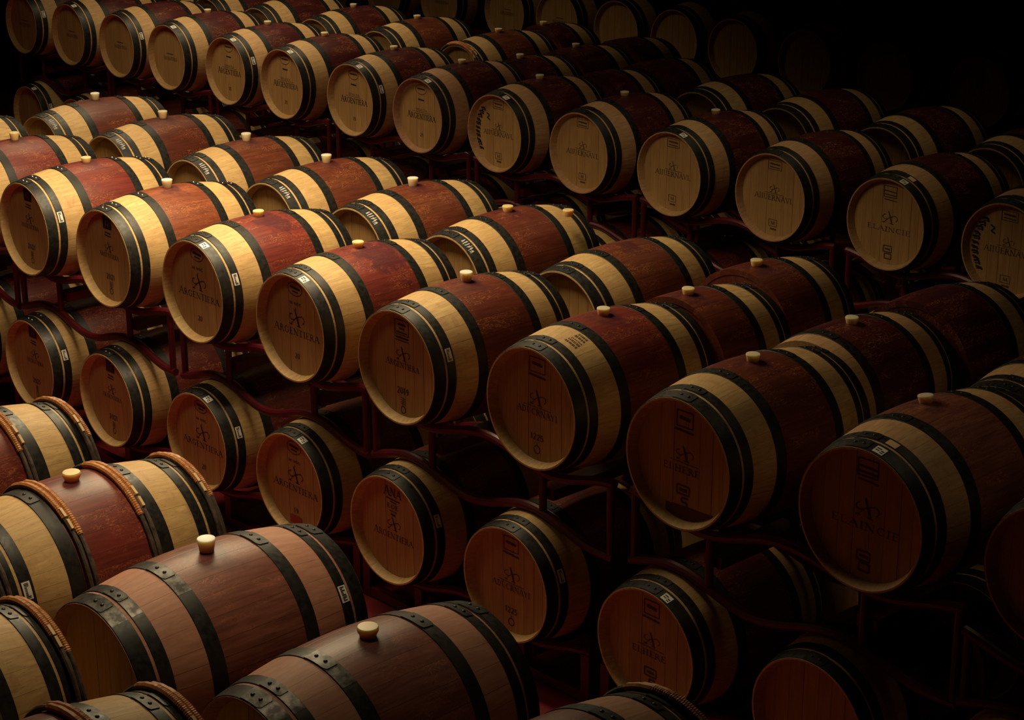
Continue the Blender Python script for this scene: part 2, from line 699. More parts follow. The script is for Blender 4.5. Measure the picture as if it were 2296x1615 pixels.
def binding_mesh(y, a0, a1, extra=0.0):
    path, rad = [], []
    n = 150
    for i in range(n + 1):
        t = i / n
        a = R(a0) + R(a1 - a0) * t
        taper = min(1.0, 0.25 + t * 6)
        coil = 0.5 + 0.5 * math.cos(2 * math.pi * (a / R(1.55))) if t > 0.42 else 0.6 + 0.25 * math.cos(2 * math.pi * (a / R(9)))
        path.append(pt(a, y, prof(y) + 0.0135 + extra))
        rad.append((0.0112 + 0.0026 * coil) * taper)
    v, f = sweep(path, rad, 8)
    return mesh_from('willow_binding', v, f, WICK)


def peg_mesh(y, ang):
    a = R(ang)
    c = Vector(pt(a, y, prof(y) + 0.022))
    tx = Vector((math.cos(a), 0, -math.sin(a)))
    nz = Vector((math.sin(a), 0, math.cos(a)))
    ty = Vector((0, 1, 0))
    v = []
    for dx in (-.021, .021):
        for dy in (-.0075, .0075):
            for dz in (-.008, .008):
                v.append(tuple(c + tx * dx + ty * dy * (1.0 if dz < 0 else .7) + nz * dz))
    f = [(0, 1, 3, 2), (4, 6, 7, 5), (0, 4, 5, 1), (2, 3, 7, 6), (0, 2, 6, 4), (1, 5, 7, 3)]
    return mesh_from('peg', v, f, PALE, smooth=False)


WICK_SET = []
for (ya, yb, yc) in WICK_POS:
    outer = 0.003 if abs(ya) > .3 else 0.0
    WICK_SET.append(dict(rods=[rod_mesh(ya, outer), rod_mesh(yb, outer * .5)],
                         binds=[binding_mesh(ya, -36, 33, outer), binding_mesh(yb, -28, 46, outer * .5)],
                         pegs=[peg_mesh(ya, 30), peg_mesh(ya, 38.5)]))


# ------------------------------------------------------------------ lettering: a small stroke alphabet with serifs
S = 0.06
GL = {
    'A': (0.80, [((0.02, 0), (.38, 1), .05), ((.36, 1), (.74, 0), .13), ((.15, .36), (.58, .36), .045), ((-.08, .02), (.14, .02), S), ((.60, .02), (.88, .02), S)]),
    'R': (0.74, [((.14, 0), (.14, 1), .12), ((.12, .97), (.40, .97), .05), ((.40, .97), (.54, .75), .09), ((.54, .75), (.40, .52), .09), ((.40, .52), (.14, .50), .05), ((.34, .52), (.70, 0), .12), ((0, .02), (.28, .02), S), ((.62, .02), (.80, .02), S), ((0, .98), (.2, .98), S)]),
    'G': (0.82, [((.70, .80), (.56, .95), .06), ((.56, .95), (.34, .99), .06), ((.34, .99), (.14, .82), .09), ((.14, .82), (.07, .5), .12), ((.07, .5), (.16, .17), .11), ((.16, .17), (.38, .01), .07), ((.38, .01), (.62, .06), .06), ((.66, .42), (.66, .04), .11), ((.54, .42), (.78, .42), S), ((.70, .72), (.70, .98), S)]),
    'E': (0.64, [((.14, 0), (.14, 1), .12), ((.02, .975), (.56, .975), .05), ((.14, .52), (.44, .52), .05), ((.02, .025), (.58, .025), .05), ((.56, .82), (.56, 1.0), .04), ((.44, .42), (.44, .62), .04), ((.60, 0), (.60, .2), .04)]),
    'N': (0.86, [((.12, 0), (.12, 1), .05), ((.08, 1), (.72, 0), .13), ((.72, 0), (.72, 1), .05), ((0, .02), (.24, .02), S), ((.60, .98), (.84, .98), S), ((-.02, .98), (.14, .98), S)]),
    'T': (0.70, [((.34, 0), (.34, 1), .12), ((.0, .97), (.68, .97), .05), ((.02, .78), (.02, 1), .04), ((.66, .78), (.66, 1), .04), ((.20, .02), (.48, .02), S)]),
    'I': (0.34, [((.16, 0), (.16, 1), .12), ((.02, .98), (.30, .98), S), ((.02, .02), (.30, .02), S)]),
    'L': (0.60, [((.14, 0), (.14, 1), .12), ((.02, .98), (.26, .98), S), ((.02, .025), (.54, .025), .05), ((.54, 0), (.54, .22), .04)]),
    'U': (0.76, [((.14, 1), (.14, .25), .11), ((.14, .25), (.32, .02), .08), ((.32, .02), (.54, .1), .06), ((.60, .1), (.60, 1), .05), ((.0, .98), (.28, .98), S), ((.48, .98), (.72, .98), S)]),
    'V': (0.74, [((.04, 1), (.38, 0), .12), ((.38, 0), (.68, 1), .05), ((-.06, .98), (.16, .98), S), ((.56, .98), (.78, .98), S)]),
    'H': (0.82, [((.14, 0), (.14, 1), .11), ((.64, 0), (.64, 1), .11), ((.14, .52), (.64, .52), .05), ((0, .02), (.28, .02), S), ((.50, .02), (.78, .02), S), ((0, .98), (.28, .98), S), ((.50, .98), (.78, .98), S)]),
    'D': (0.80, [((.14, 0), (.14, 1), .12), ((.02, .975), (.38, .96), .05), ((.38, .96), (.62, .72), .09), ((.62, .72), (.64, .35), .11), ((.64, .35), (.40, .04), .09), ((.40, .04), (.02, .025), .05)]),
    'C': (0.74, [((.66, .80), (.50, .97), .06), ((.50, .97), (.26, .95), .07), ((.26, .95), (.08, .62), .11), ((.08, .62), (.12, .25), .12), ((.12, .25), (.36, .01), .08), ((.36, .01), (.66, .16), .06), ((.66, .74), (.66, .98), S)]),
    'M': (0.96, [((.12, 0), (.12, 1), .06), ((.12, 1), (.46, .1), .12), ((.46, .1), (.80, 1), .05), ((.80, 0), (.80, 1), .12)]),
    'S': (0.60, [((.50, .82), (.28, .99), .07), ((.28, .99), (.08, .78), .09), ((.08, .78), (.48, .30), .12), ((.48, .30), (.28, .01), .09), ((.28, .01), (.04, .2), .06)]),
    'O': (0.80, [((.40, .99), (.12, .78), .07), ((.12, .78), (.10, .25), .12), ((.10, .25), (.40, .01), .08), ((.40, .01), (.68, .25), .07), ((.68, .25), (.66, .78), .12), ((.66, .78), (.40, .99), .08)]),
    'X': (0.74, [((.06, 1), (.66, 0), .12), ((.66, 1), (.06, 0), .05)]),
    'Y': (0.72, [((.02, 1), (.34, .48), .12), ((.66, 1), (.34, .48), .05), ((.34, 0), (.34, .48), .12)]),
    'W': (1.0, [((.02, 1), (.26, 0), .11), ((.26, 0), (.48, .9), .05), ((.48, .9), (.72, 0), .11), ((.72, 0), (.94, 1), .05)]),
    '0': (0.66, [((.32, .98), (.10, .78), .09), ((.10, .78), (.10, .22), .12), ((.10, .22), (.32, .02), .09), ((.32, .02), (.54, .22), .09), ((.54, .22), (.54, .78), .12), ((.54, .78), (.32, .98), .09)]),
    '1': (0.44, [((.22, 0), (.22, 1), .13), ((.22, 1), (.04, .82), .08)]),
    '2': (0.66, [((.08, .76), (.24, .97), .09), ((.24, .97), (.50, .90), .1), ((.50, .90), (.52, .62), .12), ((.52, .62), (.06, .04), .11), ((.06, .04), (.58, .04), .1)]),
    '9': (0.66, [((.54, .70), (.32, .98), .1), ((.32, .98), (.08, .72), .1), ((.08, .72), (.30, .45), .1), ((.30, .45), (.54, .66), .09), ((.54, .80), (.46, .25), .12), ((.46, .25), (.16, .02), .1)]),
    '4': (0.66, [((.44, 0), (.44, 1), .12), ((.44, 1), (.04, .3), .08), ((.04, .3), (.60, .3), .09)]),
    '7': (0.62, [((.04, .95), (.56, .95), .1), ((.56, .95), (.2, 0), .12)]),
    '3': (0.62, [((.08, .9), (.34, .98), .1), ((.34, .98), (.50, .76), .11), ((.50, .76), (.26, .54), .09), ((.26, .54), (.54, .3), .11), ((.54, .3), (.30, .02), .1), ((.30, .02), (.04, .12), .09)]),
    '5': (0.62, [((.52, .95), (.12, .95), .1), ((.12, .95), (.10, .56), .1), ((.10, .56), (.40, .6), .1), ((.40, .6), (.54, .32), .12), ((.54, .32), (.32, .02), .1), ((.32, .02), (.04, .12), .09)]),
    '&': (0.74, [((.10, 0), (.56, .8), .08), ((.16, .9), (.64, .1), .1)]),
    '-': (0.44, [((.04, .5), (.38, .5), .12)]),
    ' ': (0.36, []),
}


class Flat:
    """flat marks in the plane of a head: (x, z) in metres, drawn a hair in front of the boards"""
    def __init__(self):
        self.v, self.f = [], []

    def seg(self, a, b, w, w2=None):
        w2 = w if w2 is None else w2
        ax, az = a
        bx, bz = b
        d = math.hypot(bx - ax, bz - az) or 1e-6
        nx, nz = -(bz - az) / d, (bx - ax) / d
        k = len(self.v)
        self.v += [(ax + nx * w / 2, az + nz * w / 2), (ax - nx * w / 2, az - nz * w / 2), (bx - nx * w2 / 2, bz - nz * w2 / 2), (bx + nx * w2 / 2, bz + nz * w2 / 2)]
        self.f.append((k, k + 1, k + 2, k + 3))

    def poly(self, pts, w):
        for a, b in zip(pts, pts[1:]):
            self.seg(a, b, w)

    def text(self, s, cx, z, h, width=None, big=1.0, bold=1.0):
        adv = []
        tot = 0.0
        for i, ch in enumerate(s):
            sc = big if i == 0 else 1.0
            adv.append((tot, sc))
            tot += GL[ch][0] * sc + 0.10
        tot -= 0.10
        kx = h if width is None else width / tot
        for (x0, sc), ch in zip(adv, s):
            for a, b, w in GL[ch][1]:
                self.seg((cx + (x0 + a[0] * sc - tot / 2) * kx, z + a[1] * h * sc), (cx + (x0 + b[0] * sc - tot / 2) * kx, z + b[1] * h * sc), w * bold * 1.25 * (h + kx) / 2)

    def oval(self, cx, cz, rx, rz, w, n=28):
        pts = [(cx + rx * math.cos(2 * math.pi * i / n), cz + rz * math.sin(2 * math.pi * i / n)) for i in range(n + 1)]
        self.poly(pts, w)

    def rect(self, x0, z0, x1, z1, w):
        self.poly([(x0, z0), (x1, z0), (x1, z1), (x0, z1), (x0, z0)], w)

    def fill(self, x0, z0, x1, z1):
        k = len(self.v)
        self.v += [(x0, z0), (x1, z0), (x1, z1), (x0, z1)]
        self.f.append((k, k + 1, k + 2, k + 3))

    def mesh(self, name, mat, lift=0.0):
        y = YH - 0.0022 - lift
        return mesh_from(name, [(x, y, z) for x, z in self.v], self.f, mat, smooth=False)


def emblem(F, cx, cz, s):
    q = lambda x, z: (cx + x * s, cz + z * s)
    F.seg(q(-.008, .044), q(.022, -.036), .0075 * s, .0115 * s)
    F.seg(q(.004, -.037), q(.036, -.040), .004 * s)
    F.poly([q(.000, .002), q(.025, .012), q(.047, .018), q(.063, .007), q(.064, -.008), q(.052, -.020)], .0042 * s)
    F.poly([q(.000, .002), q(-.0126, -.008), q(-.036, -.0125), q(-.053, -.002), q(-.049, .013), q(-.030, .021)], .0040 * s)
    F.seg(q(-.010, -.006), q(-.040, -.033), .0030 * s, .0030 * s)
    F.seg(q(-.052, -.034), q(-.030, -.036), .0075 * s, .004 * s)


def squiggle(F, cx, z0, s):
    """upright decorative flourish under the year"""
    for i in range(4):
        z = z0 - i * .011 * s
        F.seg((cx - .020 * s, z), (cx + .020 * s, z - .003 * s), .003 * s)
    F.seg((cx, z0 + .002), (cx - .004, z0 - .045 * s), .0035 * s)
    F.oval(cx, z0 - .066 * s, .018 * s, .020 * s, .005 * s, 14)


NAME = 'ARGENTIERA'


def prints(kind):
    out = []

    def mk(name, mat, fn, lift=0.0):
        F = Flat()
        fn(F)
        out.append((name, F.mesh(name, mat, lift)))
    if kind == 'square2021':
        mk('square_stamp', BLACKINK, lambda F: F.fill(-.045, .172, .045, .250))
        mk('stamp_device', REDINK, lambda F: (F.poly([(-.012, .225), (-.018, .205), (-.006, .192)], .006), F.poly([(.010, .228), (.018, .210), (.006, .196), (.016, .186)], .005)), .0006)
        mk('stamp_lines', INK, lambda F: (F.seg((-.030, .150), (.030, .147), .007), F.seg((-.036, .133), (.034, .130), .006)))
        mk('winery_emblem', INK, lambda F: emblem(F, 0, .062, .72))
        mk('winery_lettering', INK, lambda F: F.text(NAME, 0, -.002, .026, .205, 1.12, .85))
        mk('year_stamp', BLACKINK, lambda F: F.text('2021', 0, -.135, .032, .088, 1, 1.1))
        mk('flourish_mark', INK, lambda F: squiggle(F, 0, -.152, .85))
    elif kind in ('oval20', 'oval19'):
        mk('cooper_stamp', INK, lambda F: (F.oval(.0, .205, .060, .036, .0035), F.text('TONNELLERIE', 0, .203, .013, .092), F.text('CHEVAL', 0, .186, .009, .05)) if False else (F.oval(.0, .205, .060, .036, .0035), F.seg((-.042, .214), (.042, .206), .011), F.seg((-.024, .192), (.026, .188), .007)))
        mk('grade_stamp', BLACKINK, lambda F: (F.text('M MSC', 0, .118, .016, .100, 1, 1.2), F.seg((.0, .104), (.0, .092), .004)))
        mk('winery_emblem', INK, lambda F: emblem(F, 0, .045, 1.08))
        mk('winery_lettering', INK, lambda F: F.text(NAME, 0, -.050, .036, .385, 1.15, .8))
        mk('year_stamp', BLACKINK, lambda F: F.text('20' if kind == 'oval20' else '19', 0, -.178, .030, .040, 1, 1.0))
        if kind == 'oval19':
            mk('red_paper_label', REDINK, lambda F: F.fill(-.055, -.242, .050, -.195))
    elif kind == 'rect2019':
        mk('cooper_stamp', INK, lambda F: (F.rect(-.050, .160, .050, .235, .0035), F.seg((-.030, .212), (.030, .212), .009), F.seg((-.02, .192), (.02, .192), .007), F.seg((-.042, .172), (.042, .172), .006), F.seg((-.05, .145), (.05, .145), .008), F.seg((-.05, .130), (.05, .130), .004)))
        mk('winery_emblem', INK, lambda F: emblem(F, 0, .060, .85))
        mk('winery_lettering', INK, lambda F: F.text(NAME, 0, -.012, .030, .250, 1.15, .85))
        mk('year_stamp', BLACKINK, lambda F: F.text('2019', 0, -.150, .034, .090, 1, 1.1))
        mk('flourish_mark', INK, lambda F: squiggle(F, 0, -.170, .95))
    elif kind == 'tenuta':
        mk('cooper_stamp', INK, lambda F: (F.oval(0, .200, .062, .038, .003), F.seg((-.045, .206), (.045, .204), .010)))
        mk('grade_stamp', BLACKINK, lambda F: F.seg((-.035, .122), (.035, .118), .010))
        mk('estate_lettering', INK, lambda F: (F.text('TENUTA', 0, .030, .018, .135, 1, .8), F.seg((-.11, .022), (.11, .022), .002)))
        mk('winery_lettering', INK, lambda F: F.text(NAME, 0, -.034, .044, .330, 1.2, 1.0))
        mk('batch_stamp', INK, lambda F: F.text('28', 0, -.170, .026, .034) if False else F.text('25', 0, -.170, .026, .034))
    elif kind == 'garble_a':
        mk('cooper_stamp', FADED, lambda F: (F.rect(-.055, .180, .055, .238, .0035), F.seg((-.042, .218), (.042, .214), .010), F.seg((-.042, .196), (.042, .192), .006)))
        mk('winery_emblem', FADED, lambda F: (emblem(F, 0, .052, .66), F.seg((-.075, .022), (.085, .018), .0025)))
        mk('winery_lettering', FADED, lambda F: F.text('AIIUERNAVL', 0, -.026, .036, .320, 1, .9))
        mk('batch_stamp', FADED, lambda F: (F.rect(-.034, -.200, .034, -.155, .003), F.text('M', 0, -.190, .024, .03), F.seg((-.02, -.218), (.03, -.220), .010)))
    elif kind == 'garble_b':
        mk('cooper_stamp', FADED, lambda F: (F.rect(-.050, .165, .050, .235, .004), F.seg((-.034, .206), (.034, .202), .012), F.seg((-.055, .150), (.055, .144), .009)))
        mk('winery_emblem', FADED, lambda F: (emblem(F, 0, .040, .88), F.seg((-.09, -.003), (.09, -.006), .0025)))
        mk('winery_lettering', FADED, lambda F: F.text('ADUCRNAYI', 0, -.045, .031, .262, 1, .85))
        mk('year_stamp', FADED, lambda F: F.text('1225', 0, -.165, .030, .085, 1, 1.2))
        mk('flourish_mark', FADED, lambda F: (F.oval(0, -.212, .020, .020, .005, 10), F.seg((0, -.178), (0, -.192), .004)))
    elif kind in ('garble_c', 'garble_c_stain'):
        mk('cooper_stamp', FADED, lambda F: (F.rect(-.045, .155, .045, .225, .005), F.seg((-.030, .196), (.030, .190), .014), F.seg((-.055, .140), (.050, .134), .009)))
        mk('winery_emblem', FADED, lambda F: (emblem(F, 0, .035, .80), F.seg((-.08, -.004), (.08, -.008), .0025)))
        mk('winery_lettering', FADED, lambda F: F.text('ELHERE', -.012, -.052, .030, .205, 1, .85))
        mk('flourish_mark', FADED, lambda F: (F.rect(-.035, -.150, .035, -.110, .006), F.seg((-.022, -.130), (.022, -.132), .012), F.poly([(-.030, -.232), (.024, -.232), (.024, -.185), (-.006, -.185), (-.006, -.165), (.03, -.165)], .008)))
    elif kind == 'garble_d':
        mk('cooper_stamp', FADED, lambda F: (F.rect(-.050, .165, .045, .235, .005), F.seg((-.05, .205), (.045, .200), .007), F.seg((-.05, .182), (.045, .178), .007), F.seg((-.046, .150), (.05, .145), .006)))
        mk('winery_emblem', FADED, lambda F: emblem(F, 0, .035, .95))
        mk('winery_lettering', FADED, lambda F: F.text('ELAINCIE', 0, -.055, .031, .325, 1, .75))
        mk('flourish_mark', FADED, lambda F: (F.rect(-.032, -.185, .030, -.145, .006), F.seg((-.02, -.165), (.02, -.167), .010), F.rect(-.020, -.228, .030, -.195, .007)))
    elif kind == 'ana':
        mk('cooper_stamp', INK, lambda F: (F.text('ANA', 0, .175, .045, .135, 1.15, 1.0), F.seg((-.05, .160), (.055, .156), .006), F.seg((-.02, .145), (.03, .142), .005)))
        mk('grade_stamp', BLACKINK, lambda F: (F.text('EOE', 0, .108, .022, .090, 1, 1.0), F.seg((-.03, .094), (.03, .091), .004), F.seg((-.016, .075), (.018, .072), .010)))
        mk('winery_emblem', INK, lambda F: emblem(F, 0, .022, .85))
        mk('winery_lettering', INK, lambda F: F.text(NAME, 0, -.062, .033, .310, 1.15, .8))
    elif kind == 'faint':
        mk('winery_lettering', INK, lambda F: (F.text(NAME, 0, -.030, .030, .210, 1.2, .8), F.seg((-.05, .028), (.05, .026), .005)))
    if kind == 'garble_c_stain':
        def seg(F):
            n, r, z0 = 16, .2625, -.196
            x0 = math.sqrt(r * r - z0 * z0)
            for q in range(n):
                xa, xb = -x0 * .55 + 1.55 * x0 * q / n, -x0 * .55 + 1.55 * x0 * (q + 1) / n
                k = len(F.v)
                za, zb = z0 - .010 + .010 * q / n, z0 - .010 + .010 * (q + 1) / n
                F.v += [(xa, za), (xa, -math.sqrt(r * r - xa * xa)), (xb, -math.sqrt(max(r * r - xb * xb, z0 * z0))), (xb, zb)]
                F.f.append((k, k + 1, k + 2, k + 3))
        mk('wine_stain', STAIN, seg, .0005)
    if kind == 'scrawl':
        out += prints('garble_a')
        rr = random.Random(5)

        def scr(F):
            for i in range(11):
                z = .165 - i * .030
                x = -math.sqrt(.252 ** 2 - z * z)
                F.poly([(x + .004, z), (x + .030 + rr.uniform(0, .02), z + rr.uniform(-.010, .010)), (x + .048, z - .018)], .013)
                F.poly([(x + .012, z - .014), (x + .040, z - .010)], .007)
            F.poly([(-.125, .135), (-.095, .120), (-.120, .098), (-.090, .085)], .010)
        mk('black_scrawl', BLACKINK, scr, .0004)
    return out


PRINT_CACHE = {}


def get_prints(kind):
    if kind not in PRINT_CACHE:
        PRINT_CACHE[kind] = prints(kind)
    return PRINT_CACHE[kind]


# white stickers on the hoops
def sticker_mesh(ya, yb, ang0, ang1, marks='text', mat=None):
    out = []
    for nm, mt, lift, cells in (('paper', mat or PAPER, 0.0046, [(0, 1, 0, 1)]), ('ink', BLACKINK, 0.0052, None)):
        v, f = [], []
        if cells is None:
            cells = []
            rr = random.Random(int(ang0 * 10))
            if marks == 'text':
                x = 0.08
                while x < 0.9:
                    w = rr.uniform(.03, .07)
                    cells.append((x, x + w, .22, .78 if rr.random() > .3 else .5))
                    x += w + .035
            else:
                cells = [(0.12, 0.55, .62, .76), (0.12, 0.48, .34, .46), (0.62, 0.90, .18, .30), (0.62, .90, .42, .56)]
        for (u0, u1, w0, w1) in cells:
            n = 3
            b = len(v)
            for i in range(n + 1):
                a = R(ang0 + (ang1 - ang0) * (u0 + (u1 - u0) * i / n))
                for w in (w0, w1):
                    y = ya + (yb - ya) * w
                    v.append(pt(a, y, prof(y) + lift))
            for i in range(n):
                f.append((b + i * 2, b + i * 2 + 2, b + i * 2 + 3, b + i * 2 + 1))
        out.append(mesh_from(nm, v, f, mt, smooth=False))
    return out


STK_TOP = sticker_mesh(-.466, -.426, 15.5, 24.5, 'block')
STK_SIDE = sticker_mesh(-.396, -.366, 62, 74, 'text')
STK_COLLAR = sticker_mesh(-.398, -.366, 17, 26, 'block', PALE)
STK_REAR = sticker_mesh(.360, .396, 55, 66, 'text')


def chalk_mesh():
    """chalked figures on the head hoop"""
    v, f = [], []
    rr = random.Random(11)
    a = 20.0
    while a < 38:
        for _ in range(3):
            y0, y1 = rr.uniform(-.462, -.445), rr.uniform(-.440, -.422)
            a0, a1 = a + rr.uniform(0, 2.0), a + rr.uniform(0, 2.0)
            b = len(v)
            for (aa, y) in ((a0, y0), (a0 + .8, y0), (a1 + .8, y1), (a1, y1)):
                v.append(pt(R(aa), y, prof(y) + .0042))
            f.append((b, b + 1, b + 2, b + 3))
        a += 3.4
    return mesh_from('chalk_mark', v, f, CHALK, smooth=False)


CHALK_ME = chalk_mesh()


def stave_brand():
    """cooper's brand burnt into the pale staves"""
    v, f = [], []
    rr = random.Random(21)
    for row in range(5):
        a = 12.0 + rr.uniform(0, 2)
        while a < 24 + rr.uniform(-2, 3):
            w = rr.uniform(.5, 1.6)
            y0 = -.325 + row * .019
            y1 = y0 + (.012 if row != 2 else .006)
            b = len(v)
            for (aa, y) in ((a, y0), (a + w, y0), (a + w, y1), (a, y1)):
                v.append(pt(R(aa), y, prof(y) + .0008))
            f.append((b, b + 1, b + 2, b + 3))
            a += w + rr.uniform(.5, 1.2)
    return mesh_from('stave_brand', v, f, FADED, smooth=False)


BRAND_ME = stave_brand()
HOLE_ME = mesh_from('head_hole', [(.01 + .022 * math.cos(2 * math.pi * i / 16), YH - .0024, .10 + .022 * math.sin(2 * math.pi * i / 16)) for i in range(16)], [tuple(range(16))], BLACKINK, smooth=False)
SHORT_CACHE = {}


def short_set(y0):
    k = round(y0, 3)
    if k not in SHORT_CACHE:
        SHORT_CACHE[k] = ([stave_mesh(i, k, HL) for i in range(NST)], disc('front_head', k + .003, prof(k) - .004, STAVE))
    return SHORT_CACHE[k]


# stain colours of the belly (linear)
REDBROWN = (0.120, 0.027, 0.013)
ORANGE = (0.210, 0.058, 0.023)
BROWN = (0.100, 0.023, 0.011)
RUST = (0.135, 0.036, 0.015)
CRIMSON = (0.162, 0.025, 0.018)
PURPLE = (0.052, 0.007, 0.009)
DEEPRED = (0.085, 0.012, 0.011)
DULL = (0.205, 0.072, 0.048)


def barrel(label, x, y, z, stain=REDBROWN, clean=1.0, group=None, prt=None, detail=2, bung='tall', white=1.0,
           scale=1.0, roll=0.0, start=None, wick=None, stick='', bright=False, worn=False, chalk=False, name='wine_barrel', spill=0):
    """x, y, z: centre of the barrel relative to the upper tier (z = 0)"""
    t = empty(name, (x, y, ZO + z - RB * scale))
    t.scale = (scale, scale, scale)
    tag(t, label, 'barrel', group)
    up = (0, 0, RB)
    col = stain + (clean,)

    def part(nm, me, parent=None, color=None, rot=0.0):
        o = add(nm, me, parent or t, (0, 0, 0) if parent else up, color)
        if nm == 'stave':
            o.pass_index = spill
        if rot and not parent:
            o.rotation_euler = (0, rot, 0)
        return o
    rl = R(roll)
    if start is not None:
        sts, fh = short_set(start)
        for me in sts:
            part('stave', me, color=col, rot=rl)
        part('front_head', fh, color=col)
    elif detail >= 2:
        for me in STAVE_ME:
            part('stave', me, color=col, rot=rl)
        for me in BOARD_ME:
            part('head_board', me)
    else:
        part('stave_body', BODY_ME, color=col, rot=rl)
        if detail >= 1:
            for me in BOARD_ME:
                part('head_board', me)
        else:
            part('front_head', FRONT_ME)
    part('rear_head', REAR_ME)
    for i, (hm, (a, b)) in enumerate(zip(HOOP_ME if detail >= 2 else HOOP_LOW, HOOPS)):
        if start is not None and a < start:
            continue
        h = part(HOOPNAMES[i], hm, rot=rl)
        if detail >= 2:
            part('hoop_lap', (LAP_WORN if worn and i < 3 else LAP_ME)[i], h)
            if worn and i < 3:
                w = part('hoop_patina', HOOP_WORN[i], h)
                w['label'] = 'scuffed grey stretch of the hoop with sheen painted in'
            for rm in (RIV_BR if bright else RIV_ME)[i]:
                part('rivet', rm, h)
    if bung:
        bo = part('bung', BUNGS[bung], color=(1, 1, 1, white), rot=rl)
        bo['label'] = 'milky white silicone bung' if white > .6 else 'amber silicone bung'
    if prt:
        for nm, me in get_prints(prt):
            part(nm, me)
    if 't' in stick:
        s = part('paper_sticker', STK_TOP[0], rot=rl)
        part('sticker_print', STK_TOP[1], s)
    if 's' in stick:
        s = part('paper_sticker', STK_SIDE[0], rot=rl)
        part('sticker_print', STK_SIDE[1], s)
    if 'c' in stick:
        s = part('paper_sticker', STK_COLLAR[0], rot=rl)
        s['label'] = 'yellowed paper sticker'
    if 'h' in stick:
        part('head_hole', HOLE_ME)
    if 'b' in stick:
        part('stave_brand', BRAND_ME)
    if 'r' in stick:
        s = part('paper_sticker', STK_REAR[0], rot=rl)
        part('sticker_print', STK_REAR[1], s)
    if chalk:
        part('chalk_mark', CHALK_ME)
    if wick:
        for i in wick:
            ws = WICK_SET[i]
            for me, bi in zip(ws['rods'], ws['binds']):
                o = part('chestnut_rod', me)
                part('willow_binding', bi, o)
            for me in ws['pegs']:
                part('peg', me)
    return t


# ------------------------------------------------------------------ racks of red tube: two barrels wide
FY = 0.29
TR = 0.0235


def rack(label, xs, y, zc, ss=(1.0, 1.0), zs=(0.0, 0.0), low=None, group=None, over=(.415, .415), dys=(0.0, 0.0)):
    """xs: centres of the two barrels carried; low: centres of the two barrels the rack stands on (None: stands on the floor)"""
    x0, x1 = xs
    xc = (x0 + x1) / 2
    h = (x1 - x0) / 2
    rsad = 0.3302
    base = -0.66 if low else -(ZO + zc)
    t = empty('barrel_rack', (xc, y, ZO + zc + base))
    tag(t, label, 'rack', group)

    def rest(s_, dy):
        """radius of the barrel where the two frames carry it"""
        if abs(dy) < .004 and abs(s_ - 1) < .004:
            return rsad
        rr = [s_ * (prof(yy / s_) + .0050) for yy in (-FY - dy, FY - dy) for yy in (abs(yy) - .02,) if abs(yy) < HL * s_ + .03]
        return max(rr) if rr else rsad
    lo = [z - rest(s, dy) - TR - .001 for z, s, dy in zip(zs, ss, dys)]

    def saddle(dx):
        i = 0 if dx < 0 else 1
        d = abs(abs(dx) - h)
        amp = .040
        if abs(dx) < h:
            hump = (lo[0] + lo[1]) / 2 + 2 * amp
            return lo[i] + (hump - lo[i]) * .5 * (1 - math.cos(math.pi * d / h))
        return lo[i] + amp * (1 - math.cos(math.pi * min(d, .44) / .44))
    if low:
        l0, l1 = low[0] - xc, low[1] - xc

        def foot(dx):
            z = -TIER + rsad + TR + .001
            lc, lh = (l0 + l1) / 2, (l1 - l0) / 2
            d = abs(abs(dx - lc) - lh)
            return z - .045 * (1 - math.cos(math.pi * min(d, .44) / max(lh, .42)))
    EL, ER = -(h + over[0]), h + over[1]
    ex = lambda i: EL + (ER - EL) * i / 40
    for fy in (-FY, FY):
        pts = [(ex(i), fy, saddle(ex(i)) - base) for i in range(41)]
        v, f = sweep(pts, TR, 10)
        add('saddle_rail', mesh_from('saddle_rail', v, f, RED), t)
        if low:
            pts = [(ex(i), fy, foot(ex(i)) - base) for i in range(41)]
            v, f = sweep(pts, TR, 10)
            add('foot_rail', mesh_from('foot_rail', v, f, RED), t)
        else:
            v, f = [], []
            box(((EL + ER) / 2, fy, .035), (ER - EL, .05, .05), v, f)
            add('base_bar', mesh_from('base_bar', v, f, RED, smooth=False), t)
        for px in (EL + .022, -h * .88, h * .88, ER - .022):
            z1 = saddle(px) - base - .01
            if low:
                z0 = foot(px) - base + .01
                v, f = sweep([(px, fy, z0), (px, fy, z1)], .0195, 10)
                add('post', mesh_from('post', v, f, RED), t)
            else:
                v, f = [], []
                box((px, fy, z1 / 2), (.055, .055, z1), v, f)
                add('post', mesh_from('post', v, f, RED, smooth=False), t)
    for px in (-h * .88, h * .88):
        v, f = [], []
        zz = (-.465 if low else -.46) - base
        if not low:
            zz = .12
        box((px, 0, zz), (.10, 2 * FY - .04, .055), v, f)
        add('fork_channel', mesh_from('fork_channel', v, f, RED, smooth=False), t)
    return t


# ------------------------------------------------------------------ room shell
def struct(name, c, s, mat):
    v, f = [], []
    box(c, s, v, f)
    o = add(name, mesh_from(name, v, f, mat, smooth=False))
    o['kind'] = 'structure'
    return o


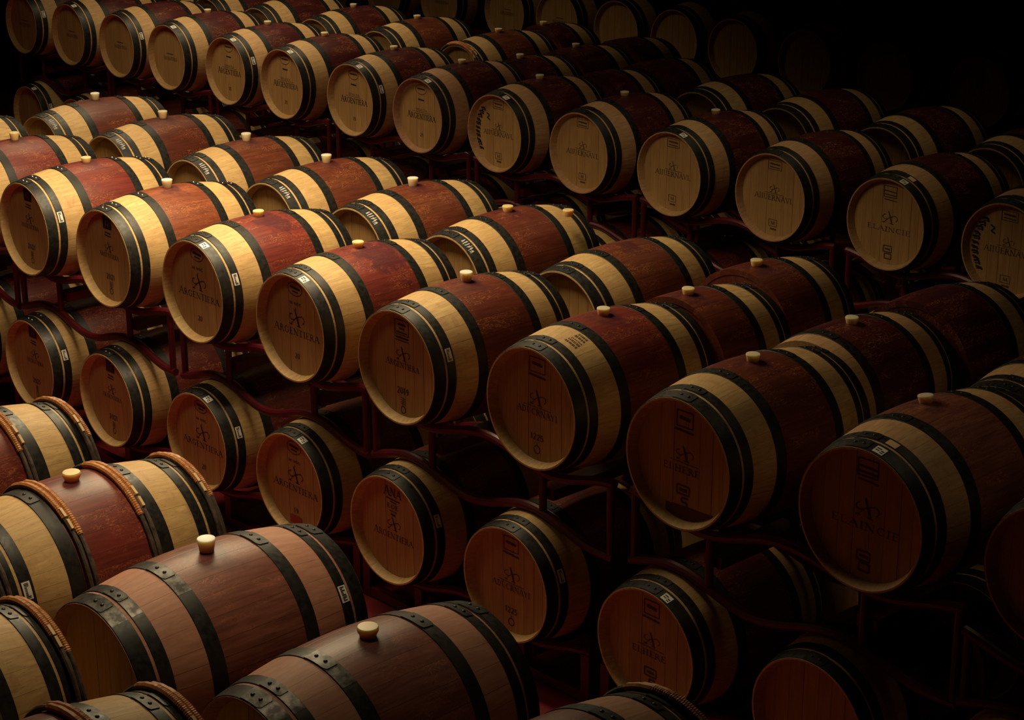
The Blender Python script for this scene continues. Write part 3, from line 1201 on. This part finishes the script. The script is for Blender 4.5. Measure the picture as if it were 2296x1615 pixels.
X0, X1, Y0, Y1, CH = -13.5, 12.5, -9.0, 13.0, 7.4
struct('floor', ((X0 + X1) / 2, (Y0 + Y1) / 2, -.1), (X1 - X0, Y1 - Y0, .2), FLOOR)
struct('ceiling', ((X0 + X1) / 2, (Y0 + Y1) / 2, CH + .1), (X1 - X0, Y1 - Y0, .2), PLASTER)
struct('wall_left', (X0 - .1, (Y0 + Y1) / 2, CH / 2), (.2, Y1 - Y0, CH), PLASTER)
struct('wall_right', (X1 + .1, (Y0 + Y1) / 2, CH / 2), (.2, Y1 - Y0, CH), PLASTER)
struct('wall_back', ((X0 + X1) / 2, Y1 + .1, CH / 2), (X1 - X0, .2, CH), PLASTER)
struct('wall_front', ((X0 + X1) / 2, Y0 - .1, CH / 2), (X1 - X0, .2, CH), PLASTER)

# ------------------------------------------------------------------ layout
ORD = ['first', 'second', 'third', 'fourth', 'fifth', 'sixth', 'seventh', 'eighth', 'ninth', 'tenth', 'eleventh', 'twelfth', 'thirteenth', 'fourteenth', 'fifteenth']


def racks(xs, y, line, tier_low, group, parity=0, zs=None, ss=None, ys=None):
    """pairs of neighbouring barrels share one rack"""
    n = len(xs)
    i = 0
    k = 0
    while i < n:
        a = xs[i]
        dy = (0, 0)
        if parity and i == 0:
            b, pair = a, (a - .86, a)
            lo = None if tier_low is None else (tier_low[i] - .86, tier_low[i])
            zz = (0, zs[i] if zs else 0)
            sc = (1, ss[i] if ss else 1)
            i += 1
        elif i + 1 < n:
            pair = (a, xs[i + 1])
            lo = None if tier_low is None else (tier_low[i], tier_low[i + 1])
            zz = (zs[i], zs[i + 1]) if zs else (0, 0)
            sc = (ss[i], ss[i + 1]) if ss else (1, 1)
            dy = (ys[i] - y, ys[i + 1] - y) if ys else (0, 0)
            i += 2
        else:
            pair = (a, a + .86)
            lo = None if tier_low is None else (tier_low[i], tier_low[i] + .86)
            zz = (zs[i] if zs else 0, 0)
            sc = (ss[i] if ss else 1, 1)
            dy = (ys[i] - y if ys else 0, 0)
            i += 1
        near = lambda p: min([.415] + [abs(p - q) / 2 - .018 for q in xs if q not in pair])
        rack('red tubular steel rack, %s from left, %s' % (ORD[k], line), pair, y, 0 if tier_low is not None else -TIER, sc, zz, lo, group, (near(pair[0]), near(pair[1])), dy)
        k += 1


# --- middle line, front upper row (the lit heads)
A = [
    dict(x=-3.57, d='barrel end cut by left edge', st=REDBROWN, prt=None, bung='short', white=.4),
    dict(x=-2.692, d='barrel with amber bung at left edge', st=CRIMSON, prt=None, bung='tall', white=.35),
    dict(x=-1.813, d='barrel stamped 2021, crimson belly', st=CRIMSON, prt='square2021', bung='short', white=.4, stick='s', bright=True),
    dict(x=-0.912, d='barrel stamped 2021, orange-brown belly', st=ORANGE, prt='square2021', bung='tall', white=.9, bright=True),
    dict(x=0.0, d='barrel stamped 20, wine splash by bung', st=CRIMSON, prt='oval20', bung='short', white=.3, stick='ts', spill=1),
    dict(x=0.889, d='barrel stamped 20, long wine spill', st=CRIMSON, prt='oval20', bung='short', white=.35, stick='t', spill=2),
    dict(x=1.749, d='barrel stamped 2019, tall white bung', st=REDBROWN, prt='rect2019', bung='tall', white=1.0, stick='s'),
    dict(x=2.66, y=.05, z=.02, s=1.012, d='barrel with garbled lettering, crimson belly', st=CRIMSON, prt='garble_b', bung='short', white=.7, stick='b'),
    dict(x=3.60, y=.02, z=.03, s=1.018, d='dim barrel, short lettering, brown belly', st=REDBROWN, prt='garble_c_stain', bung='short', white=.8),
    dict(x=4.55, y=.04, z=.07, s=1.03, d='large dim barrel, flat pale bung', st=DULL, prt='garble_d', bung='short', white=.8, roll=-9, clean=.75, stick='tc'),
    dict(x=5.30, y=.22, z=0, d='dark barrel cut by right edge', st=PURPLE, prt=None, bung='short'),
]
for i, b in enumerate(A):
    barrel('%s, %s from left, front upper row, middle line' % (b['d'], ORD[i]), b['x'], b.get('y', 0), b.get('z', 0), b['st'], b.get('clean', 1.0),
           'barrels in the front upper row of the middle rack line', b['prt'], 2, b['bung'], b.get('white', 1), b.get('s', 1), b.get('roll', 0), None, None, b.get('stick', ''), b.get('bright', False), False, False, 'wine_barrel', b.get('spill', 0))
AX = [b['x'] for b in A]
LX = [-3.65, -2.77, -1.894, -0.995, -0.047, 0.823, 1.648, 2.53, 3.447, 4.367, 5.27]
racks(AX[:10], 0, 'front upper row, middle line', LX[:10], 'red racks of the front upper row', 0, [b.get('z', 0) for b in A], [b.get('s', 1) for b in A], [b.get('y', 0) for b in A])
rack('red tubular steel rack under the dark barrel at right edge, middle line', (5.30, 6.16), 0, 0, low=(5.27, 6.15), group='red racks of the front upper row', dys=(.22, 0), over=(.33, .415))

# --- middle line, front lower row
LK = [None, None, 'square2021', 'square2021', 'oval20', 'oval19', 'ana', 'garble_b', 'garble_c', None, None]
LD = ['lower barrel cut by left edge', 'lower barrel side at left edge', 'lower barrel, reddish head stamped 2021', 'lower barrel stamped 2021, glinting rivets', 'lower barrel, reddish head with white sticker',
      'lower barrel stamped 19, red paper label', 'lower barrel with lettered head top', 'lower barrel with side sticker, garbled lettering', 'very dark lower barrel, grey sticker', 'nearly black lower barrel, pale hoop gap', 'nearly black lower barrel in the corner']
LS = ['', '', 's', '', 'ts', 't', 's', 's', 't', '', '']
for i, x in enumerate(LX):
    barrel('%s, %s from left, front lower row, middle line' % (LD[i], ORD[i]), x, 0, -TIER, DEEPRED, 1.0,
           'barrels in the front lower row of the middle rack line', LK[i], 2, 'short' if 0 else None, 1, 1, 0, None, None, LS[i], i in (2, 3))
racks(LX[:10], 0, 'front lower row, middle line', None, 'red floor racks of the front lower row')

# --- middle line, rear upper row
BX = [-3.451, -2.585, -1.612, -0.764, 0.068, 0.896, 1.83]
BY = [1.088] * 6 + [1.06]
BW = [1.0, .45, .75, .75, .95, .25, 0]
BD = ['barrel with tall white bung', 'barrel with amber bung', 'barrel with pale pink bung', 'barrel with peach bung, flecked belly', 'barrel with milky white bung', 'barrel with lopsided amber bung', 'barrel without bung, dry pale oak']
for i, x in enumerate(BX):
    barrel('%s, %s from left, rear upper row, middle line' % (BD[i], ORD[i]), x, BY[i], 0, [BROWN, BROWN, RUST, RUST, RUST, REDBROWN, RUST][i], 1.0,
           'barrels in the rear upper row of the middle rack line', None, 2, ['tall', 'tall', 'tall', 'tall', 'tall', 'short', None][i], BW[i], 1, 0, None, None, '', False, False, i < 6)
barrel('short barrel with amber bung wedged behind the crimson garbled barrel', 2.668, .64, 0, REDBROWN, 1.0, 'short barrels wedged between the rows', None, 2, 'short', .6, 1, 0, -.095)
barrel('short brown barrel with amber bung, seventh from left behind the middle line', 2.60, 1.24, .01, REDBROWN, 1.0, 'short barrels wedged between the rows', None, 2, 'short', .45, 1, 0, -.12)
barrel('short dark red barrel, pale bung, behind the dim short-lettered barrel', 3.506, .85, 0, PURPLE, .6, 'short barrels wedged between the rows', None, 2, 'short', .7, 1, 0, -.31)
barrel('short dark red barrel without bung, rightmost in the rear row', 3.52, 1.53, .01, PURPLE, .8, 'short barrels wedged between the rows', None, 2, None, .7, 1, 0, -.195)
BRX = BX + [2.66, 3.52, 4.40]
barrel('black shadowed barrel at right, rear upper row, middle line', 4.42, 1.2, 0, PURPLE, .7, 'barrels in the rear upper row of the middle rack line', None, 2, None)
racks(BRX, 1.088, 'rear upper row, middle line', BRX, 'red racks of the rear upper row', 0, [0] * 7 + [-.014, -.012, 0], None, BY + [1.20, 1.088 + .27, 1.2])
for i, x in enumerate(BRX):
    barrel('lower barrel half hidden behind red posts, %s from left, rear lower row, middle line' % ORD[i], x, 1.088, -TIER, DEEPRED, 1.0,
           'barrels in the rear lower row of the middle rack line', None, 0, None)
racks(BRX, 1.088, 'rear lower row, middle line', None, 'red floor racks of the rear lower row')
o = add('bung', BUNG_SHORT, None, (1.16, 1.31, ZO + .337 - RB), (1, 1, 1, .2))
tag(o, 'loose amber bung standing on the barrel with lopsided bung', 'bung')

# --- far line
CX = [-8.62, -7.744, -6.899, -6.082, -5.177, -4.373, -3.463, -2.632, -1.753, -0.87, 0.0, 0.89, 1.81, 2.665]
CP = ['faint'] * 4 + ['tenuta'] * 4 + ['scrawl', 'garble_a', 'garble_a', 'garble_a', 'garble_d', 'scrawl']
CS = ['s', 't', 's', 't', 'ts', 't', 'ts', 't', 't', '', 't', '', 'tc', '']
CB = [None, None, None, 'short', 'short', 'short', 'short', 'short', 'short', 'short', 'short', None, None, None]
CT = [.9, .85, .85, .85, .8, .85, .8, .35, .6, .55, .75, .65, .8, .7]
CD = ['dim barrel', 'dim barrel, sticker on top', 'dim barrel, sticker at side', 'dim barrel, pale bung', 'barrel with two stickers', 'barrel with legible oak head', 'barrel with wine-dark belly', 'pinkish stained barrel, purple drips',
      'barrel with black scrawl on head', 'barrel with plain orange head', 'barrel with shiny hoop spot', 'barrel with brown head, grainy staves', 'dark barrel, tilted pale sticker', 'greyish scrawled barrel at right edge']
for i, x in enumerate(CX):
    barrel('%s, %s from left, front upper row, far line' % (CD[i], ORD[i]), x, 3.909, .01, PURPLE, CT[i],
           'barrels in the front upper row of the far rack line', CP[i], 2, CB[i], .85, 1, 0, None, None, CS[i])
racks(CX, 3.909, 'front upper row, far line', CX, 'red racks of the far front upper row')
for i, x in enumerate(CX):
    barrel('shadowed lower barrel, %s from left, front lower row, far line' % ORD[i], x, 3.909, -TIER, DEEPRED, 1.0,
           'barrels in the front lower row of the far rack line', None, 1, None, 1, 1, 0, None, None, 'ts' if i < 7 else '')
racks(CX, 3.909, 'front lower row, far line', None, 'red floor racks of the far front lower row')

DX = [-8.8, -7.95, -7.10, -6.29, -5.41, -4.51, -3.49, -0.78, 0.02, 0.90, 1.78, 2.62]
DY = [5.06] * 6 + [5.10] + [5.06] * 5
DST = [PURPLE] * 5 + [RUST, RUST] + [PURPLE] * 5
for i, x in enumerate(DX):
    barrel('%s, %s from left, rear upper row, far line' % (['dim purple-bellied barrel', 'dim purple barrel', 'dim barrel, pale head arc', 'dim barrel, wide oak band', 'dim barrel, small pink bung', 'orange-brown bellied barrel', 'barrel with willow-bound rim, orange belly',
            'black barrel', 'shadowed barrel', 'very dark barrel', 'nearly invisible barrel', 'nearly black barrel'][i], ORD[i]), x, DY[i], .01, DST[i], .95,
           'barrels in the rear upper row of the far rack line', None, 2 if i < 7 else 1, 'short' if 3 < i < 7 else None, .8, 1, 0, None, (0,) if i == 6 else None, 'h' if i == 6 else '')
barrel('short purple barrel wedged behind the black-scrawled barrel', -2.485, 4.40, .01, PURPLE, .9, 'short barrels wedged in the far line', None, 2, 'short', .9, 1, 0, -.01)
barrel('short purple barrel with pale bung behind the first wedged short one', -2.515, 5.06, .01, PURPLE, .9, 'short barrels wedged in the far line', None, 2, 'short', .9, 1, 0, -.18)
barrel('short purple barrel wedged behind the plain orange-headed barrel', -1.62, 4.42, .01, PURPLE, .85, 'short barrels wedged in the far line', None, 2, None, .9, 1, 0, -.03)
barrel('dark short barrel behind the second wedged purple barrel', -1.65, 5.09, .01, PURPLE, .85, 'short barrels wedged in the far line', None, 2, None, .9, 1, 0, -.185)
barrel('short purple barrel behind the barrel with willow-bound rim', -3.489, 5.635, .01, PURPLE, .9, 'short barrels wedged in the far line', None, 2, 'short', .9, 1, 0, -.055)
barrel('dark short barrel, hindmost in the wedged purple chain', -2.51, 5.61, .01, PURPLE, .85, 'short barrels wedged in the far line', None, 2, None, .9, 1, 0, -.07)
DRX = DX[:7] + [-2.515, -1.65] + DX[7:]
racks(DRX, 5.06, 'rear upper row, far line', DRX, 'red racks of the far rear upper row')
for i, x in enumerate(DRX):
    barrel('hidden lower barrel, %s from left, rear lower row, far line' % ORD[i], x, 5.06, -TIER, DEEPRED, 1.0, 'barrels in the rear lower row of the far rack line', None, 0, None)
racks(DRX, 5.06, 'rear lower row, far line', None, 'red floor racks of the far rear lower row')

# --- farthest line at the top of the picture
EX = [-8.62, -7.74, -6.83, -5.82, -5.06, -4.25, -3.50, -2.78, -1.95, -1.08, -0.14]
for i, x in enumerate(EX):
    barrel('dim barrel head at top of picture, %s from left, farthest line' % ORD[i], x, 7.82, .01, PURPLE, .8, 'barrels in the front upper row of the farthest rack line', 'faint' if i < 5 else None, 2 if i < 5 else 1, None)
racks(EX, 7.82, 'front upper row, farthest line', EX, 'red racks of the farthest line')
for i, x in enumerate(EX):
    barrel('hidden lower barrel, %s from left, lower row, farthest line' % ORD[i], x, 7.82, -TIER, PURPLE, .9, 'barrels in the lower row of the farthest rack line', None, 0, None)
racks(EX, 7.82, 'lower row, farthest line', None, 'red floor racks of the farthest line')
FX = [-2.75, -1.87, -0.99, -0.11]
for i, x in enumerate(FX):
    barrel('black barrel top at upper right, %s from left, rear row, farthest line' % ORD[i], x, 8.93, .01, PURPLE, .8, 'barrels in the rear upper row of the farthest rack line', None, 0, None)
    barrel('hidden lower barrel, %s from left, rear lower row, farthest line' % ORD[i], x, 8.93, -TIER, PURPLE, .8, 'barrels in the rear lower row of the farthest rack line', None, 0, None)
racks(FX, 8.93, 'rear upper row, farthest line', FX, 'red racks of the farthest rear row')
racks(FX, 8.93, 'rear lower row, farthest line', None, 'red floor racks of the farthest rear row')

# --- near line, rear upper row (bottom left) and front upper row (cut by the bottom edge)
Z = [
    dict(x=1.77, d='barrel with willow-bound hoops at left edge', st=CRIMSON, wick=(0, 1, 2, 3), bung=None),
    dict(x=2.65, d='barrel with willow-bound hoops and amber bung', st=CRIMSON, wick=(0, 1, 2, 3), bung='wide', white=.15, stick='s'),
    dict(x=3.53, d='wine-stained barrel with scuffed hoops, white bung', st=DULL, clean=.10, bung='tall', white=1.0, worn=True, stick='r'),
    dict(x=4.41, d='wine-stained barrel with scuffed hoops, amber bung', st=DULL, clean=.10, bung='wide', white=.35, worn=True),
    dict(x=5.26, d='dark stained barrel, willow-bound rear rim', st=DULL, clean=.3, bung=None, wick=(3,)),
]
ZX = [b['x'] for b in Z]
for i, b in enumerate(Z):
    barrel('%s, %s from left, rear row, near line' % (b['d'], ORD[i]), b['x'], -2.82, 0, b['st'], b.get('clean', 1), 'barrels in the rear upper row of the near rack line', None, 2,
           b['bung'], b.get('white', 1), 1, 0, None, b.get('wick'), b.get('stick', ''), False, b.get('worn', False))
racks(ZX, -2.82, 'rear upper row, near line', ZX, 'red racks of the near rear row')
YX = [3.40, 4.22]
for i, x in enumerate(YX):
    barrel(['pale barrel with willow-bound hoops in bottom left corner, near line front row', 'pale willow-bound barrel top at bottom edge, near line front row'][i], x, -3.909, 0, CRIMSON, .95,
           'barrels in the front upper row of the near rack line', None, 2, None, 1, 1, 0, None, (0, 1, 2, 3))
racks(YX, -3.909, 'front upper row, near line', YX, 'red racks of the near front row')
for xs, y, nm in ((ZX, -2.82, 'rear'), (YX, -3.909, 'front')):
    for i, x in enumerate(xs):
        barrel('hidden lower barrel, %s from left, %s lower row, near line' % (ORD[i], nm), x, y, -TIER, DEEPRED, 1.0, 'barrels in the lower rows of the near rack line', None, 0, None)
    racks(xs, y, nm + ' lower row, near line', None, 'red floor racks of the near line')
